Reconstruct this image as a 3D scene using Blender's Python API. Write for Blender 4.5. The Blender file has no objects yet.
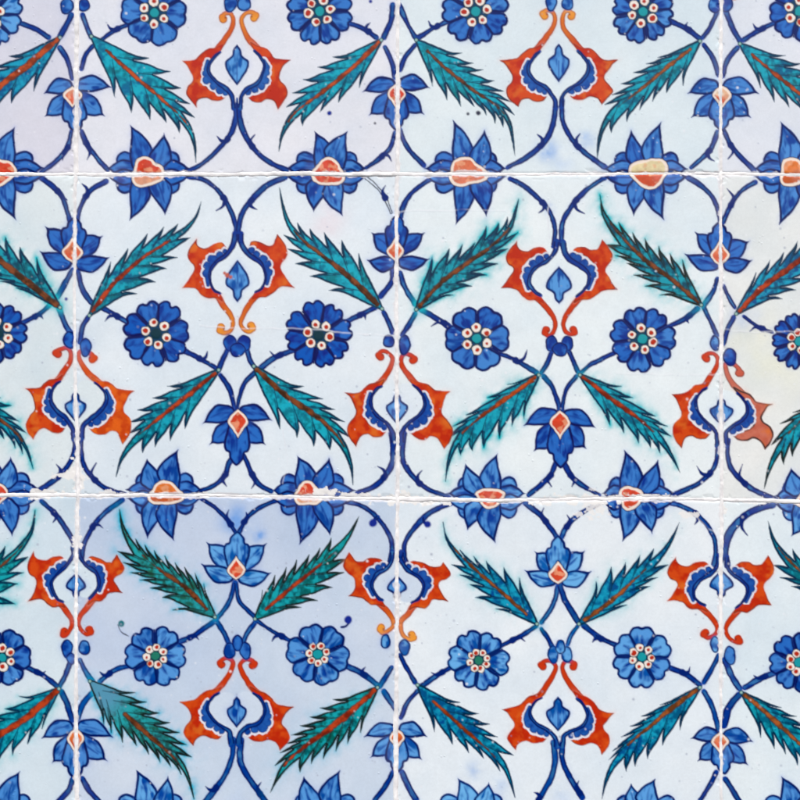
import bpy, math, random
import numpy as np
rng = random.Random(7)
S = 0.00078                      # metres per unit: a tile is about 25 cm
STEP_IN, STEP_OUT = 0.8, 2.5
X0, X1, Y0, Y1 = -247.0, 1043.0, -147.0, 817.0

# ------------------------------------------------------------------ drawing data (quarter units from each block's origin)
# S stem, H thorn, R rosette, L leaf, M small lotus, B big lotus, O ornament, D dot
DATA = """
@ 0 0
S 5 82,92 140,115 195,150
S 7 285,60 260,110 240,145
S 5.5 240,190 270,240 288,315
S 6.5 330,60 348,110 365,150
S 5.5 520,95 460,120 405,160 370,185 340,225 325,275
H 470,112 430,98 452,130
S 5.5 285,525 270,590 230,640 165,690
H 262,585 250,642 232,600
S 5.5 325,525 350,580 395,640 430,678
H 330,560 348,638 366,600
S 5.5 160,708 210,745 250,790 270,850 285,900
H 245,752 268,800 236,790
S 5.5 425,725 370,755 335,800 315,850 305,900
H 355,750 328,735 335,790
L 240,150 100,270 0,345 -90,440 -150,530 -172,605 | 35,225 -30,268 -90,318 135,365 45,412 -30,450 -80,500 c=b r=o rw=6 r0=.02
L 365,145 500,270 640,390 735,480 775,560 783,650 | 595,232 680,285 722,352 760,415 778,470 457,385 525,450 600,478 665,490 717,530 c=t r=o r0=.12
R 33 8 22 .45 cc=g -42,58
R 33.5 6 5 .25 617,50
M 9 9 sh=.3 cc=p 300,312 175,375 447,350 177,468 420,465 305,530 290,385
B 16 14 sh=.2 -64,520 60,508 -68,832 64,880 -160,672 176,684 -4,688
B 16 15 sh=.15 cc=p 520,500 656,532 517,884 660,860 428,680 760,680 588,690
E 7 8 sh=.25 267,25
E 6 7 sh=.1 335,20
@ 200 0
S 6.5 770,20 765,80 735,150
S 5.5 600,95 655,115 705,150
H 650,110 682,90 672,125
S 5.5 740,190 768,250 780,310
S 6 140,400 143,470 120,540 60,610 0,660 -60,690
H 90,540 68,545 90,580
S 6 155,400 158,470 180,540 230,610 290,655 345,680
H 200,550 220,538 215,590
S 5.5 780,530 760,590 710,640 665,670
H 735,595 766,645 728,630
S 5.5 -45,708 5,715 60,750 100,800 130,860 145,920 140,960
S 5.5 340,710 270,740 215,790 170,850 155,910 155,960
H 60,805 65,842 90,820
H 205,805 228,838 195,825
S 4 sh=-1 665,712 705,745 740,790 765,850
H 735,790 742,742 728,770
L 725,160 600,280 480,375 380,450 330,530 315,605 | 530,228 470,268 412,318 370,372 345,428 637,350 553,410 480,448 410,503 c=t r=o r0=.02
R 33 8 22 .2 478,45
M 8.5 11 sh=.15 788,305 650,368 920,352 675,462 897,458 785,520 786,382
B 16 14 sh=.2 458,525 590,525 455,848 572,865 345,680 665,668 512,690
O 12 nk=y sh=.25 148,48 80,60 225,55 -65,245 352,240 -15,415 310,425 148,405 148,178 148,340
E 7 9 sh=.3 122,12
E 7 9 sh=.3 176,12
D 2.2 518,452
D 1.2 c=k 700,493
D 2 682,5
@ 400 0
S 6 -5,20 30,95 62,150
S 5.5 190,85 130,115 75,150
H 160,100 115,85 130,118
S 5.5 60,180 20,230 0,280
S 5.5 0,520 30,590 95,660
S 6 622,400 618,470 590,550 520,620 430,670
H 575,560 550,538 545,585
S 6 650,400 650,480 690,560 740,610 800,655 820,668
H 700,560 720,535 725,590
S 5.5 125,715 60,760 20,810 0,870
S 5.5 440,715 490,740 550,790 600,850 620,920 612,985
S 5.5 820,712 800,722 740,765 690,820 650,890 645,975
H 560,800 555,852 590,830
H 715,800 738,855 695,835
L 65,160 180,270 300,365 390,425 440,500 460,625 | 248,212 293,252 333,278 378,322 415,365 445,408 458,460 130,345 188,400 243,425 297,425 345,460 380,492 412,508 c=t r=n r0=.1
R 33 7 27 .2 303,45
B 19 14 sh=.2 cc=q 212,480 338,520 222,900 345,865 100,668 425,662 268,690
O 11 nk=y sh=.2 635,48 570,55 697,55 410,245 860,245 470,420 805,410 635,400 635,175 635,328
E 6 8 sh=.35 605,12
E 6 8 sh=.35 670,12
W 14 .8 590,600
W 12 .5 745,560
W 18 .4 c=l 640,640
D 1.5 c=k 272,455
D 2.4 c=k 314,452
@ 600 0
S 6 468,50 440,110 410,150
S 5.5 285,85 345,115 400,155
H 325,108 350,90 350,125
S 5.5 415,180 450,230 475,300
S 6 505,50 530,110 560,165
S 5.5 690,95 630,125 575,160
H 650,110 612,95 635,122
S 5.5 550,190 510,240 490,305
S 5.5 470,530 440,600 365,670
H 440,600 458,645 425,625
S 5.5 495,520 530,590 615,680
H 515,575 512,636 545,605
S 5.5 350,710 400,740 450,790 475,850 482,890
S 5.5 620,730 570,760 530,810 500,870 492,890
H 535,795 508,755 525,820
L 400,165 280,260 160,360 60,440 5,520 -12,640 | 232,230 185,255 132,290 82,335 50,378 20,418 332,342 265,372 210,405 158,440 107,485 45,530 c=m r=w r0=.08 r1=.65
L 560,175 680,280 800,375 900,440 945,510 960,640 | 742,222 805,255 850,290 890,330 920,370 642,352 697,408 757,430 815,445 860,475 c=m r=o r0=.1
R 31.5 8 15 .3 172,48
R 31 7 180 .15 798,45
M 9 10 sh=.3 cc=w 482,315 350,375 635,375 365,470 603,470 485,522 488,385
B 19 15 sh=.2 cc=w 125,520 245,488 135,864 256,880 15,680 350,664 195,692
B 15 14 sh=.25 cc=o 722,485 848,560 716,900 848,864 616,672 940,680 776,690
E 6 9 sh=.35 458,20
E 6 9 sh=.2 507,15
@ 0 200
S 5.5 290,280 262,330 232,385
S 6.5 235,430 262,500 285,535
S 5 200,420 150,460 95,490
H 160,455 172,475 138,475
S 5.5 312,285 328,350 365,410 410,432 460,460 505,490
H 465,462 420,485 445,468
S 6.5 352,470 330,510 320,570
S 6 745,610 790,630 835,655 876,680
L 240,430 100,320 0,240 -90,150 -150,50 -165,-30 | 147,232 80,188 22,150 -40,130 -90,110 65,352 0,325 -60,300 -110,250 c=d r=n rw=6 h=h.9 r0=.03
L 358,462 450,340 560,240 680,160 770,90 805,5 | 443,248 512,195 590,135 655,108 712,95 548,375 622,328 667,275 710,230 762,150 c=m r=r r0=.03 r1=.68
R 30 7 0 .12 cc=d -8,532
R 33.5 7 -7 .02 cc=d 625,535
M 10 11 sh=.12 cc=p 295,288 160,205 440,228 180,105 412,143 300,70 290,203
O 11 nk=r or=1 sh=.15 300,580 220,612 380,632 108,755 530,765 135,948 490,960 308,925 302,765 302,888
E 7 9 sh=.05 280,560
E 6 9 sh=.1 342,590
D 1.6 265,397
@ 200 200
S 6 110,600 90,640 75,680
S 6 188,600 200,640 215,665
S 6.5 375,600 300,630 245,670
H 320,612 280,605 305,632
H 20,632 30,605 2,622
S 5.5 80,700 115,750 135,820 138,850
S 5.5 220,690 180,730 160,780 145,850
S 5.5 770,270 765,330 722,385
S 5.5 700,430 650,455 600,480
H 640,452 662,478 660,448
S 6 735,450 755,490 772,530
L 728,435 600,310 480,215 400,150 345,70 318,-50 | 635,215 567,160 497,130 440,115 390,92 515,362 440,305 382,255 350,195 335,140 c=t r=n rw=5 r0=.04 r1=.72
L 75,680 -60,790 -160,870 -250,945 -310,1020 -336,1108 | -130,745 -190,792 -250,840 -280,888 -286,935 -60,915 -120,965 -180,988 -230,1010 c=m r=r r0=.03 r1=.68
L 215,665 340,780 460,860 550,945 600,1040 612,1140 | 415,745 492,795 540,838 580,888 602,950 320,915 388,950 455,985 520,1000 c=t r=n rw=5 r0=.03 r1=.75
R 33.5 8 -12 .03 cc=d 475,540
M 8 10 sh=.1 cc=p 788,280 668,240 920,235 685,130 900,130 790,60 782,200
O 12 nk=y sh=.1 150,520 70,525 215,520 -65,350 368,345 -15,165 308,152 150,165 150,240 150,408
O 11 nk=r sh=.1 788,600 712,620 865,640 590,775 995,770 625,972 976,985 790,940 788,770 788,896
E 7 8 sh=.05 120,573
E 7 8 sh=.02 177,573
E 8 7 sh=.05 150,600
E 6 7 sh=.05 755,565
W 26 .5 c=p 510,80
@ 400 200
S 5.5 0,290 20,350 60,415
S 5.5 85,440 140,470 200,510
H 160,478 125,505 190,515
S 5.5 60,455 35,500 8,540
S 5.5 400,615 460,640 545,690
H 460,635 508,600 490,650
S 5.5 605,610 590,650 565,690
S 5.5 675,605 700,660 715,690
S 5.5 870,605 800,640 760,660 725,690
S 5.5 575,705 610,750 635,820 640,850
S 5.5 705,705 665,760 645,850
L 65,438 170,325 280,245 370,180 440,105 475,-5 | 130,225 197,195 250,178 300,170 345,105 395,92 430,68 212,380 287,345 345,300 392,255 432,195 472,130 c=d r=n h=h.85 r0=.03
L 555,700 430,790 320,870 235,950 195,1040 182,1125 | 430,738 350,790 265,860 212,905 190,955 495,875 447,905 398,952 335,990 290,1005 242,1022 c=m r=o h=h.7 r0=.03 r1=.65
L 720,700 850,800 960,880 1040,955 1090,1030 1120,1090 | 885,745 930,790 1022,865 1070,905 1084,945 840,900 895,930 955,972 1003,992 1040,1012 c=m r=r h=h.6 r0=.03 r1=.65
R 32.5 6 2 .2 308,555
O 13 nk=r sh=.15 635,525 572,535 707,530 412,352 862,352 468,178 808,168 636,195 636,265 636,415
E 6 8 sh=.1 605,573
E 6 8 sh=.1 670,573
E 8 7 sh=.12 640,598
E 6 10 sh=.15 18,580
W 8 .4 600,40
@ 600 200
S 5.5 470,315 450,370 415,420
S 5.5 390,435 340,475 285,500
H 325,478 355,492 365,462
S 5.5 415,430 440,480 468,540
S 4.5 495,345 515,390 540,430
S 3.5 575,465 630,505 690,530
H 640,508 600,525 625,535
S 6 535,470 510,520 495,575
L 405,420 290,320 180,240 90,150 20,60 0,-20 | 330,240 280,215 235,185 180,155 130,130 75,90 240,380 180,345 135,300 105,252 60,222 15,180 c=d r=n h=h.95 r0=.03 ed=1
L 545,455 650,350 760,270 860,190 930,110 965,0 | 625,290 680,240 735,210 790,165 850,130 900,90 730,395 785,360 835,320 890,260 930,190 c=b r=r rw=5 r0=.03
R 32.5 7 -5 .2 170,556
R 28 10 0 .1 9 6 4 5 798,565
M 9 11 sh=.15 cc=p 488,288 338,215 610,240 380,128 597,165 476,90 480,215
O 12 nk=r pink=1 sh=.12 484,610 412,625 567,695 295,780 680,815 325,975 660,985 485,950 486,790 486,900
E 5 8 sh=.4 460,572
E 7 9 sh=.03 520,628
W 22 .5 570,490
W 40 .6 c=y 620,560
W 50 .5 c=y 700,650
@ 0 400
S 6 290,130 300,180 285,240 230,310 150,365
H 238,310 225,258 262,285
S 5.5 325,140 325,200 340,270 390,330 440,360 500,375
H 362,305 385,252 385,320
S 5.5 165,405 215,450 260,510 298,580 300,640
H 205,450 212,490 240,475
S 5.5 490,400 420,450 370,510 335,580 325,640
H 395,490 412,512 380,520
L -272,-140 -148,-20 -28,60 60,128 108,200 132,275 | -60,-40 0,-10 45,22 75,85 105,132 -100,100 -40,140 15,155 60,192 90,215 c=m r=n h=h.7 r0=.03
L -268,876 -120,760 0,668 80,592 128,520 140,440 | -170,700 -130,670 -80,640 -30,610 20,585 60,815 70,735 95,690 112,628 c=g r=n h=h.5
B 10 12 sh=.3 -80,200 42,228 -80,560 48,545 -160,380 160,388 -14,374
B 17 12 sh=.25 cc=o 588,235 713,198 590,555 697,565 505,378 808,380 662,375
O 10 nk=r sh=.12 302,920 248,945 370,930 122,800 482,772 135,620 468,630 306,615 304,690 304,795
X 26 7 180,375
X 22 5 .8 290,300
X 10 26 .9 310,300
X 16 6 .6 430,378
X 8 16 .8 310,560
X 14 4 .9 640,378
@ 200 400
S 5.5 138,215 115,255 100,300 60,340 0,365
H 105,290 106,345 80,320
S 5.5 160,205 185,240 205,290 240,340 285,365
H 200,290 205,355 230,330
S 6 765,135 772,190 770,250 735,310 690,350 630,372
H 735,315 710,265 742,290
S 5.5 5,395 60,430 110,480 145,535
H 115,485 115,440 125,475
S 5.5 310,400 240,430 190,470 155,530
H 185,490 185,450 200,468
S 5.5 585,405 660,430 725,490 765,560 765,620 752,680
L 60,868 -60,750 -160,680 -240,610 -300,520 -322,438 | -258,555 -220,580 -183,602 -140,625 -100,650 -62,668 -20,692 15,735 -330,605 -308,650 -280,690 -240,720 -200,752 -150,790 -108,840 c=k r=n rw=5 ed=1 h=c.6 r0=.08 r1=.65
L 220,876 340,772 440,692 520,625 590,550 636,465 | 250,760 300,700 345,670 387,640 437,618 480,592 525,552 470,802 405,830 530,750 575,690 590,635 c=g r=r rw=4.5 ed=1 r1=.7
D 4 692,492
M 9.5 12 sh=.12 145,18 10,95 288,82 38,178 263,180 145,260 152,92
M 8.5 10 sh=.6 143,735 5,655 287,690 25,568 268,572 150,528 145,675
B 14 12 sh=.2 cc=p 388,222 517,232 398,578 520,543 290,375 620,375 432,378
O 10 nk=y sh=.15 788,928 712,922 860,962 602,785 985,800 597,620 972,655 788,630 788,700 788,800
W 22 .9 150,480
W 10 .8 235,540
X 24 7 .9 500,370
X 30 5 .7 620,385
X 12 4 20,382
X 8 5 760,385
@ 400 400
S 6 20,130 10,190 15,250 55,310 110,355 195,388
H 62,312 88,282 98,335
S 5.5 205,412 120,450 60,510 20,570 20,630 45,690
S 5.5 636,225 620,260 595,310 515,380
H 610,300 606,346 582,318
S 5.5 650,225 660,260 700,320 795,380
H 680,290 688,346 712,325
S 5.5 500,412 560,460 600,510 628,550
H 572,468 575,432 592,485
S 5.5 sh=.4 800,412 755,435 700,470 665,510 645,550
H 690,485 668,460 662,510
D 3.4 110,497
L 548,896 420,780 312,688 240,620 188,552 172,488 | 240,600 295,625 345,645 415,668 478,712 205,658 240,700 280,738 300,790 384,836 c=b r=w r0=.1 h=h.3
L 716,896 840,808 928,728 1008,652 1072,580 1117,490 | 785,725 845,668 903,650 960,620 1015,595 908,820 1000,745 1030,710 1072,660 c=b r=w r0=.05 r1=.6 h=h.3
M 9.5 12 sh=.12 643,32 495,103 783,112 535,205 745,195 643,270 640,95
M 9 10 sh=.7 637,745 497,680 765,685 538,605 740,603 632,545 632,693
B 14 10 sh=.4 262,255 390,215 270,520 382,572 190,388 500,384 362,390
X 50 8 .9 60,400
X 60 8 .8 720,400
X 10 10 .7 20,380
X 20 16 .35 770,430
@ 600 400
S 5.5 470,150 470,210 455,270 400,330 300,378
H 425,312 388,265 425,272
S 5.5 515,160 510,220 530,280 600,350 705,400
H 562,310 570,258 585,330
S 5.5 sh=.35 250,405 340,430 410,480 455,550 462,620 455,660
H 370,455 378,498 395,470
S 8 690,420 620,440 560,480 515,540 500,610 508,660
H 555,480 590,542 590,465
L 1044,-100 920,-8 800,88 728,168 680,260 657,355 | 900,-30 840,20 772,50 720,95 685,180 860,180 820,205 770,225 735,258 c=m r=w r1=.6 ed=1
L 1040,896 930,795 830,710 755,640 700,570 673,485 | 770,595 820,620 880,650 940,690 692,660 720,710 765,745 820,790 c=m r=w
B 12 12 sh=.25 97,200 232,240 90,565 208,535 10,375 300,380 122,390
B 12 10 sh=.45 cc=q 765,272 890,240 765,545 900,545 700,398 1000,400 835,400
O 12 nk=r sh=.15 484,945 405,940 570,968 276,805 680,815 305,640 670,632 487,650 486,680 486,795
X 26 5 .9 180,385
X 14 5 .45 360,455
X 20 6 .5 620,400
X 6 8 .6 495,440
@ 0 600
S 6 285,235 262,300 237,345
S 6 110,270 170,300 235,350
H 140,280 182,285 165,302
S 6 245,365 270,420 288,480
S 6 sh=.4 320,240 345,290 370,325
S 5 sh=.4 530,260 460,280 400,325
H 440,285 400,288 425,308
S 6 sh=.5 380,360 335,410 310,475
S 1.6 sh=-1 515,145 485,128 472,100
D 3.2 c=g 485,95
S 6 725,160 770,145 800,125 865,80
H 765,140 795,158 775,165
S 6 290,715 275,760 240,800 210,840
S 6 330,715 355,760 400,810
L 236,355 120,460 0,540 -80,610 -150,680 -200,780 | 75,385 20,435 -50,470 -100,520 168,515 110,577 50,620 -10,650 -70,690 c=m r=r rw=6 h=h.4 r0=.02
L 360,325 460,420 580,528 672,608 740,690 776,796 | 542,370 585,408 637,452 680,490 718,530 745,578 766,628 415,500 445,530 490,570 545,582 595,618 640,648 683,668 725,698 c=k r=n rw=5 r0=.3 ed=1 h=c.8 c2=.14
R 29 6 0 0.28 9.5 6 4 4.5 10,230
R 31 6 -3 0.42 8.8 7 3.6 4.5 cc=g 622,225
M 8 11 sh=.35 cc=o 300,470 165,555 452,550 208,652 430,645 300,715 302,560
B 14 12 sh=.4 -48,708 80,685 -70,1010 70,1010 -160,848 160,848 8,860
B 16 13 sh=.55 545,680 672,705 520,1020 650,1010 430,848 770,848 600,860
E 6 9 sh=.1 268,195
E 6 8 sh=.4 338,190
E 4.5 6 sh=.2 285,235
@ 200 600
S 6 sh=.3 138,-70 120,0 95,40 70,70
S 6 sh=.3 144,-70 155,0 190,40 220,70
S 6 sh=.3 70,90 95,130 115,175
S 6 sh=.3 220,90 190,130 172,168
S 5 sh=.25 230,85 290,125 365,165
H 325,150 288,165 320,138
S 6 sh=.25 590,265 650,295 715,345
H 635,285 662,268 655,298
S 6 sh=.25 765,270 740,310 720,345
S 6 sh=.4 735,365 765,410 785,440
D 3.9 592,78
S 2 598,90 582,105 565,108
S 7 sh=.35 132,560 130,620 100,700 50,770 20,810
S 7 sh=.2 165,560 160,640 195,710 250,790 270,820
H 50,755 22,745 48,735
H 225,765 245,728 238,785
S 6 772,690 745,740 700,800
L 710,350 600,450 500,528 400,600 330,672 280,772 | 530,398 480,432 440,468 400,503 365,540 345,575 320,612 300,662 642,530 590,575 543,605 493,635 445,655 400,688 c=g r=r rw=5.5 r0=.03 ed=1 h=c.3
R 31 6 10 0.39 8.8 7 3.6 4.8 471,217
M 7 9 sh=.5 cc=o 788,488 656,548 908,548 680,632 888,640 788,690 788,555
B 14 12 sh=.45 415,705 560,682 440,1020 580,1010 340,848 660,848 500,860
O 10 nk=r sh=.2 147,225 72,250 222,250 -72,405 368,428 -25,572 322,595 140,550 147,385 147,510
E 6 9 sh=.15 118,203
E 6 9 sh=.2 182,203
E 5.5 8 sh=.15 150,172
E 5 8 sh=.6 742,165
@ 400 600
S 6 0,220 25,270 60,330
S 6 225,260 160,295 85,345
H 175,288 125,290 150,305
S 5.5 70,365 30,410 5,470
S 5.5 430,165 490,140 545,105
H 470,150 500,165 470,165
S 5.5 565,115 590,150 610,190
S 5.5 sh=.35 632,-60 620,0 595,50 565,90
S 5.5 640,-60 660,0 690,50 715,90
S 5.5 sh=.7 710,105 685,140 670,180
S 5.5 735,100 770,130 820,160 850,172
H 790,150 770,170 795,165
S 6.5 sh=.4 612,570 620,640 605,710 560,790
S 6.5 sh=.15 650,570 650,640 680,710 730,790
H 560,790 535,770 545,800
H 700,760 715,725 720,780
S 6 8,690 35,750 65,800
L 70,340 160,430 260,520 352,600 420,680 460,790 | 240,410 315,455 358,497 390,548 455,622 138,528 210,578 275,612 335,635 400,685 c=b r=o r0=.15 r1=.7
R 30.5 6 5 0.56 8.6 8 3.2 4.6 cc=g 315,242
B 14 12 sh=.65 232,715 355,730 250,1020 370,1010 120,848 450,848 288,860
O 12 nk=r sh=.2 637,240 562,255 705,255 418,440 850,455 465,592 805,605 637,560 632,388 632,525
E 5.5 9 sh=.6 613,218
E 5.5 9 sh=.6 668,218
E 5 8 sh=.6 642,188
E 6 8 sh=.6 18,190
W 12 .4 300,680
W 16 .5 c=l 400,740
@ 600 600
S 5 -20,145 25,165 50,175
S 5.5 285,275 340,295 400,340
H 335,285 360,268 355,308
S 5.5 sh=.3 475,220 445,280 415,330
S 5.5 sh=.4 415,365 450,430 475,520
S 6.5 500,240 530,310 560,355
S 6 690,295 640,315 580,350
H 660,300 615,302 630,318
S 8 555,380 515,430 495,500
S 6 465,690 440,740 400,800
S 6 500,715 530,760 560,810
L 400,350 288,432 192,512 100,592 32,688 8,796 | 240,420 165,465 120,505 85,548 50,605 35,640 320,520 250,580 190,635 140,665 105,685 c=b r=w rw=4 r0=.03 r1=.6
L 565,370 660,448 760,540 848,620 912,700 948,788 | 725,430 785,465 830,500 870,545 920,620 642,550 697,595 742,615 790,660 850,700 c=m r=w r0=.03
R 30.5 6 30 0.52 9.5 7 3.8 4.6 168,228
R 30 7 180 0.21 9 7 4 5 795,250
M 8.5 9 sh=.35 cc=p 486,520 362,555 612,568 390,645 592,660 500,695 480,570
B 14 12 sh=.5 125,735 222,715 130,1020 250,1010 28,848 340,848 180,864
B 14 12 sh=.4 725,705 848,740 716,1020 848,1010 620,848 940,848 780,864
E 5 8 sh=.6 460,178
E 6 10 sh=.25 520,222

@ 200 200
D 2.2 c=r 108,300
D 1.8 c=r 122,308
D 1.5 c=r 98,292

K 350,512 500,518 600,535 780,540
K .7 0,500 120,512 350,512
@ 400 200
K .8 600,0 590,60 598,150
K .6 0,45 200,40 420,38
@ 600 200
K .6 500,520 620,528 800,524
K .5 40,690 400,700 480,690
@ 600 400
K .6 380,460 420,500 470,540
@ 200 400
K .5 330,120 350,240 330,330

@ 400 400
S 3 92,470 96,488 110,497
@ 200 400
S 3 712,468 700,478 692,492
"""

# ------------------------------------------------------------------ grid
def axis(a, b):
    left = np.arange(a, 0, STEP_OUT); mid = np.arange(0, 800 + STEP_IN, STEP_IN)
    right = np.arange(mid[-1] + STEP_OUT, b + 1e-3, STEP_OUT)
    if b < 805: right = np.array([])
    out = np.concatenate([left[left < -0.5], mid, right])
    if out[-1] < b - .3: out = np.append(out, b)
    return out
XS, YS = axis(X0, X1), axis(Y0, Y1)
NX, NY = len(XS), len(YS)
GX, GY = np.meshgrid(XS, YS)
_perm = np.random.RandomState(3).rand(512, 512).astype(np.float32)
def vnoise(x, y, seed=0):
    x = x + seed * 17.31; y = y + seed * 9.73
    xi = np.floor(x).astype(int); yi = np.floor(y).astype(int)
    fx = x - xi; fy = y - yi
    fx = fx * fx * (3 - 2 * fx); fy = fy * fy * (3 - 2 * fy)
    g = lambda a, b: _perm[a & 511, b & 511]
    return (g(xi, yi) * (1 - fx) + g(xi + 1, yi) * fx) * (1 - fy) + (g(xi, yi + 1) * (1 - fx) + g(xi + 1, yi + 1) * fx) * fy
def fbm(x, y, sc, seed=0, oc=3):
    r = 0; a = 1; t = 0
    for i in range(oc):
        r = r + a * vnoise(x / sc, y / sc, seed + i * 3); t += a; a *= .5; sc *= .5
    return r / t
def lin(c):
    c = np.array(c, float) / 255.0
    return np.where(c <= .04045, c / 12.92, ((c + .055) / 1.055) ** 2.4)
def sstep(a, b, x):
    t = np.clip((x - a) / (b - a), 0, 1); return t * t * (3 - 2 * t)

# ------------------------------------------------------------------ seams between the tiles
VY = [-147, 0, 100, 200, 300, 400, 440, 500, 600, 700, 817]
V = [[75.5, 76.2, 76.5, 75, 74.5, 75.5, 77.5, 77.5, 76, 76, 76.5],
     [398, 398, 397.8, 397.2, 396.8, 397, 397.5, 397.5, 396.6, 396, 396.2],
     [721, 721, 720.6, 720.6, 721, 721, 721.5, 721.3, 721, 721, 720.8]]
HX = [-247, 0, 100, 200, 300, 400, 500, 600, 700, 800, 1043]
H = [[174.5, 174.2, 174.6, 174.4, 174.2, 174, 174, 173.6, 173.4, 175, 175.5],
     [495, 495.3, 495.8, 495.2, 497, 499.5, 500.4, 499, 499.3, 502, 503]]
wob = lambda t, s: 1.6 * (fbm(t, t * 0, 40, s, 3) - .5) + .7 * (fbm(t, t * 0, 7, s + 5, 2) - .5)
def vseam(k, y): y = np.asarray(y, float); return np.interp(y, VY, V[k]) + wob(y, 20 + k)
def hseam(k, x): x = np.asarray(x, float); return np.interp(x, HX, H[k]) + wob(x, 30 + k)

# ------------------------------------------------------------------ canvas: pigment, relief and owner of every point of the glaze
TINT = {(0, 0): (215, 214, 226), (0, 1): (225, 226, 234), (0, 2): (220, 230, 235), (0, 3): (223, 226, 234),
        (1, 0): (218, 227, 231), (1, 1): (222, 230, 237), (1, 2): (226, 234, 238), (1, 3): (226, 229, 229),
        (2, 0): (210, 223, 232), (2, 1): (204, 215, 230), (2, 2): (226, 233, 239), (2, 3): (224, 233, 238)}
vs = np.stack([vseam(k, YS) for k in range(3)]); hs = np.stack([hseam(k, XS) for k in range(2)])
COLI = sum((GX > vs[k][:, None]).astype(int) for k in range(3))
ROWI = sum((GY > hs[k][None, :]).astype(int) for k in range(2))
CAN = np.zeros((NY, NX, 3), np.float32)
for (r, c), t in TINT.items(): CAN[(ROWI == r) & (COLI == c)] = lin(t) * np.array([.98, 1.0, .99])
n1 = fbm(GX, GY, 150, 1)[..., None]; n2 = fbm(GX, GY, 45, 4)[..., None]; n3 = fbm(GX, GY, 9, 6, 2)[..., None]
k_ = ((ROWI == 2) & (COLI == 1))[..., None] * (1 - sstep(60, 330, (GX - 76) * .5 + (GY - 497) * .8 + (fbm(GX, GY, 60, 7, 3) - .5) * 260))[..., None]
CAN *= 1 - k_ * np.array([.12, .10, .04])
CAN *= 1 + (n1 - .5) * np.array([.16, .10, .05]) + (n2 - .5) * np.array([.17, .11, .06]) + (n3 - .5) * .05
PID = np.full((NY, NX), -1, np.int32)
REL = np.zeros((NY, NX), np.float32)
PARTS = []
def newpart(name, parent=-1, label=None): PARTS.append((name, parent, label)); return len(PARTS) - 1
def window(pts, m):
    a = np.array(pts, float); x0, y0 = a.min(0) - m; x1, y1 = a.max(0) + m
    i0, i1 = np.searchsorted(XS, [x0, x1]); j0, j1 = np.searchsorted(YS, [y0, y1])
    return slice(max(j0 - 1, 0), min(j1 + 1, NY)), slice(max(i0 - 1, 0), min(i1 + 1, NX))
def sd_poly(P, X, Y):
    P = np.array(P, float); d = np.full(X.shape, 1e9); ins = np.zeros(X.shape, bool)
    for a, b in zip(P, np.roll(P, -1, 0)):
        ex, ey = b - a; wx = X - a[0]; wy = Y - a[1]
        h = np.clip((wx * ex + wy * ey) / (ex * ex + ey * ey + 1e-12), 0, 1)
        dx = wx - ex * h; dy = wy - ey * h; d = np.minimum(d, dx * dx + dy * dy)
        c = (a[1] > Y) != (b[1] > Y)
        if abs(ey) > 1e-12: ins ^= c & (X < ex * (Y - a[1]) / ey + a[0])
    d = np.sqrt(d); return np.where(ins, -d, d)
def sd_line(P, W, X, Y):
    d = np.full(X.shape, 1e9); t = np.zeros(X.shape)
    n = len(P) - 1
    for i in range(n):
        a = P[i]; b = P[i + 1]; ex, ey = b[0] - a[0], b[1] - a[1]; wx = X - a[0]; wy = Y - a[1]
        h = np.clip((wx * ex + wy * ey) / (ex * ex + ey * ey + 1e-12), 0, 1)
        dd = np.hypot(wx - ex * h, wy - ey * h) - (W[i] * (1 - h) + W[i + 1] * h) / 2
        t = np.where(dd < d, (i + h) / n, t); d = np.minimum(d, dd)
    return d, t
def crom(P, n=6, closed=False):
    P = [np.array(p, float) for p in P]
    if len(P) < 3 and not closed: return [P[0] * (1 - k / n) + P[-1] * k / n for k in range(n + 1)]
    out = []; N = len(P)
    for i in range(N if closed else N - 1):
        if closed: a, b, c, d = P[(i - 1) % N], P[i], P[(i + 1) % N], P[(i + 2) % N]
        else:
            b, c = P[i], P[i + 1]
            a = P[i - 1] if i else 2 * b - c
            d = P[i + 2] if i + 2 < N else 2 * c - b
        for k in range(n):
            t = k / n
            out.append(.5 * ((2 * b) + (c - a) * t + (2 * a - 5 * b + 4 * c - d) * t * t + (3 * b - a - 3 * c + d) * t ** 3))
    if not closed: out.append(P[-1])
    return out
def sharp(P, n=4):
    """closed outline; points given as (x,y,1) are corners"""
    k = [i for i, p in enumerate(P) if len(p) > 2]
    if not k: return crom(P, n, True)
    P = P[k[0]:] + P[:k[0]]; P = P + [P[0]]; out = []; seg = []
    for i, p in enumerate(P):
        seg.append(p[:2])
        if i and len(p) > 2: out += crom(seg, n)[:-1]; seg = [p[:2]]
    return out
AA = .55
def put(sl, m, col, pid=None, rel=None):
    m = np.clip(m, 0, 1)[..., None]
    CAN[sl] = CAN[sl] * (1 - m) + np.asarray(col) * m
    if pid is not None:
        k = m[..., 0] > .5; v = PID[sl]; v[k] = pid; PID[sl] = v
    if rel is not None: REL[sl] = REL[sl] * (1 - m[..., 0]) + rel * m[..., 0]
cov = lambda d: .5 - d / (2 * AA)
def halo(sl, d, w, col, a):
    X, Y = GX[sl], GY[sl]
    n = fbm(X, Y, 18, 9, 2) * .5 + fbm(X, Y + X * .3, 6, 14, 3) * .5
    put(sl, a * np.exp(-np.maximum(d, 0) / (w * (.5 + n))) * np.clip(n * 3.2 - .95, 0, 1.25), lin(col))
NAVY = (14, 26, 98); COB = (18, 54, 165); MID = (36, 96, 205); SKY = (106, 166, 234); PALE = (150, 192, 240)
TEALK = (0, 44, 74)
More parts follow.
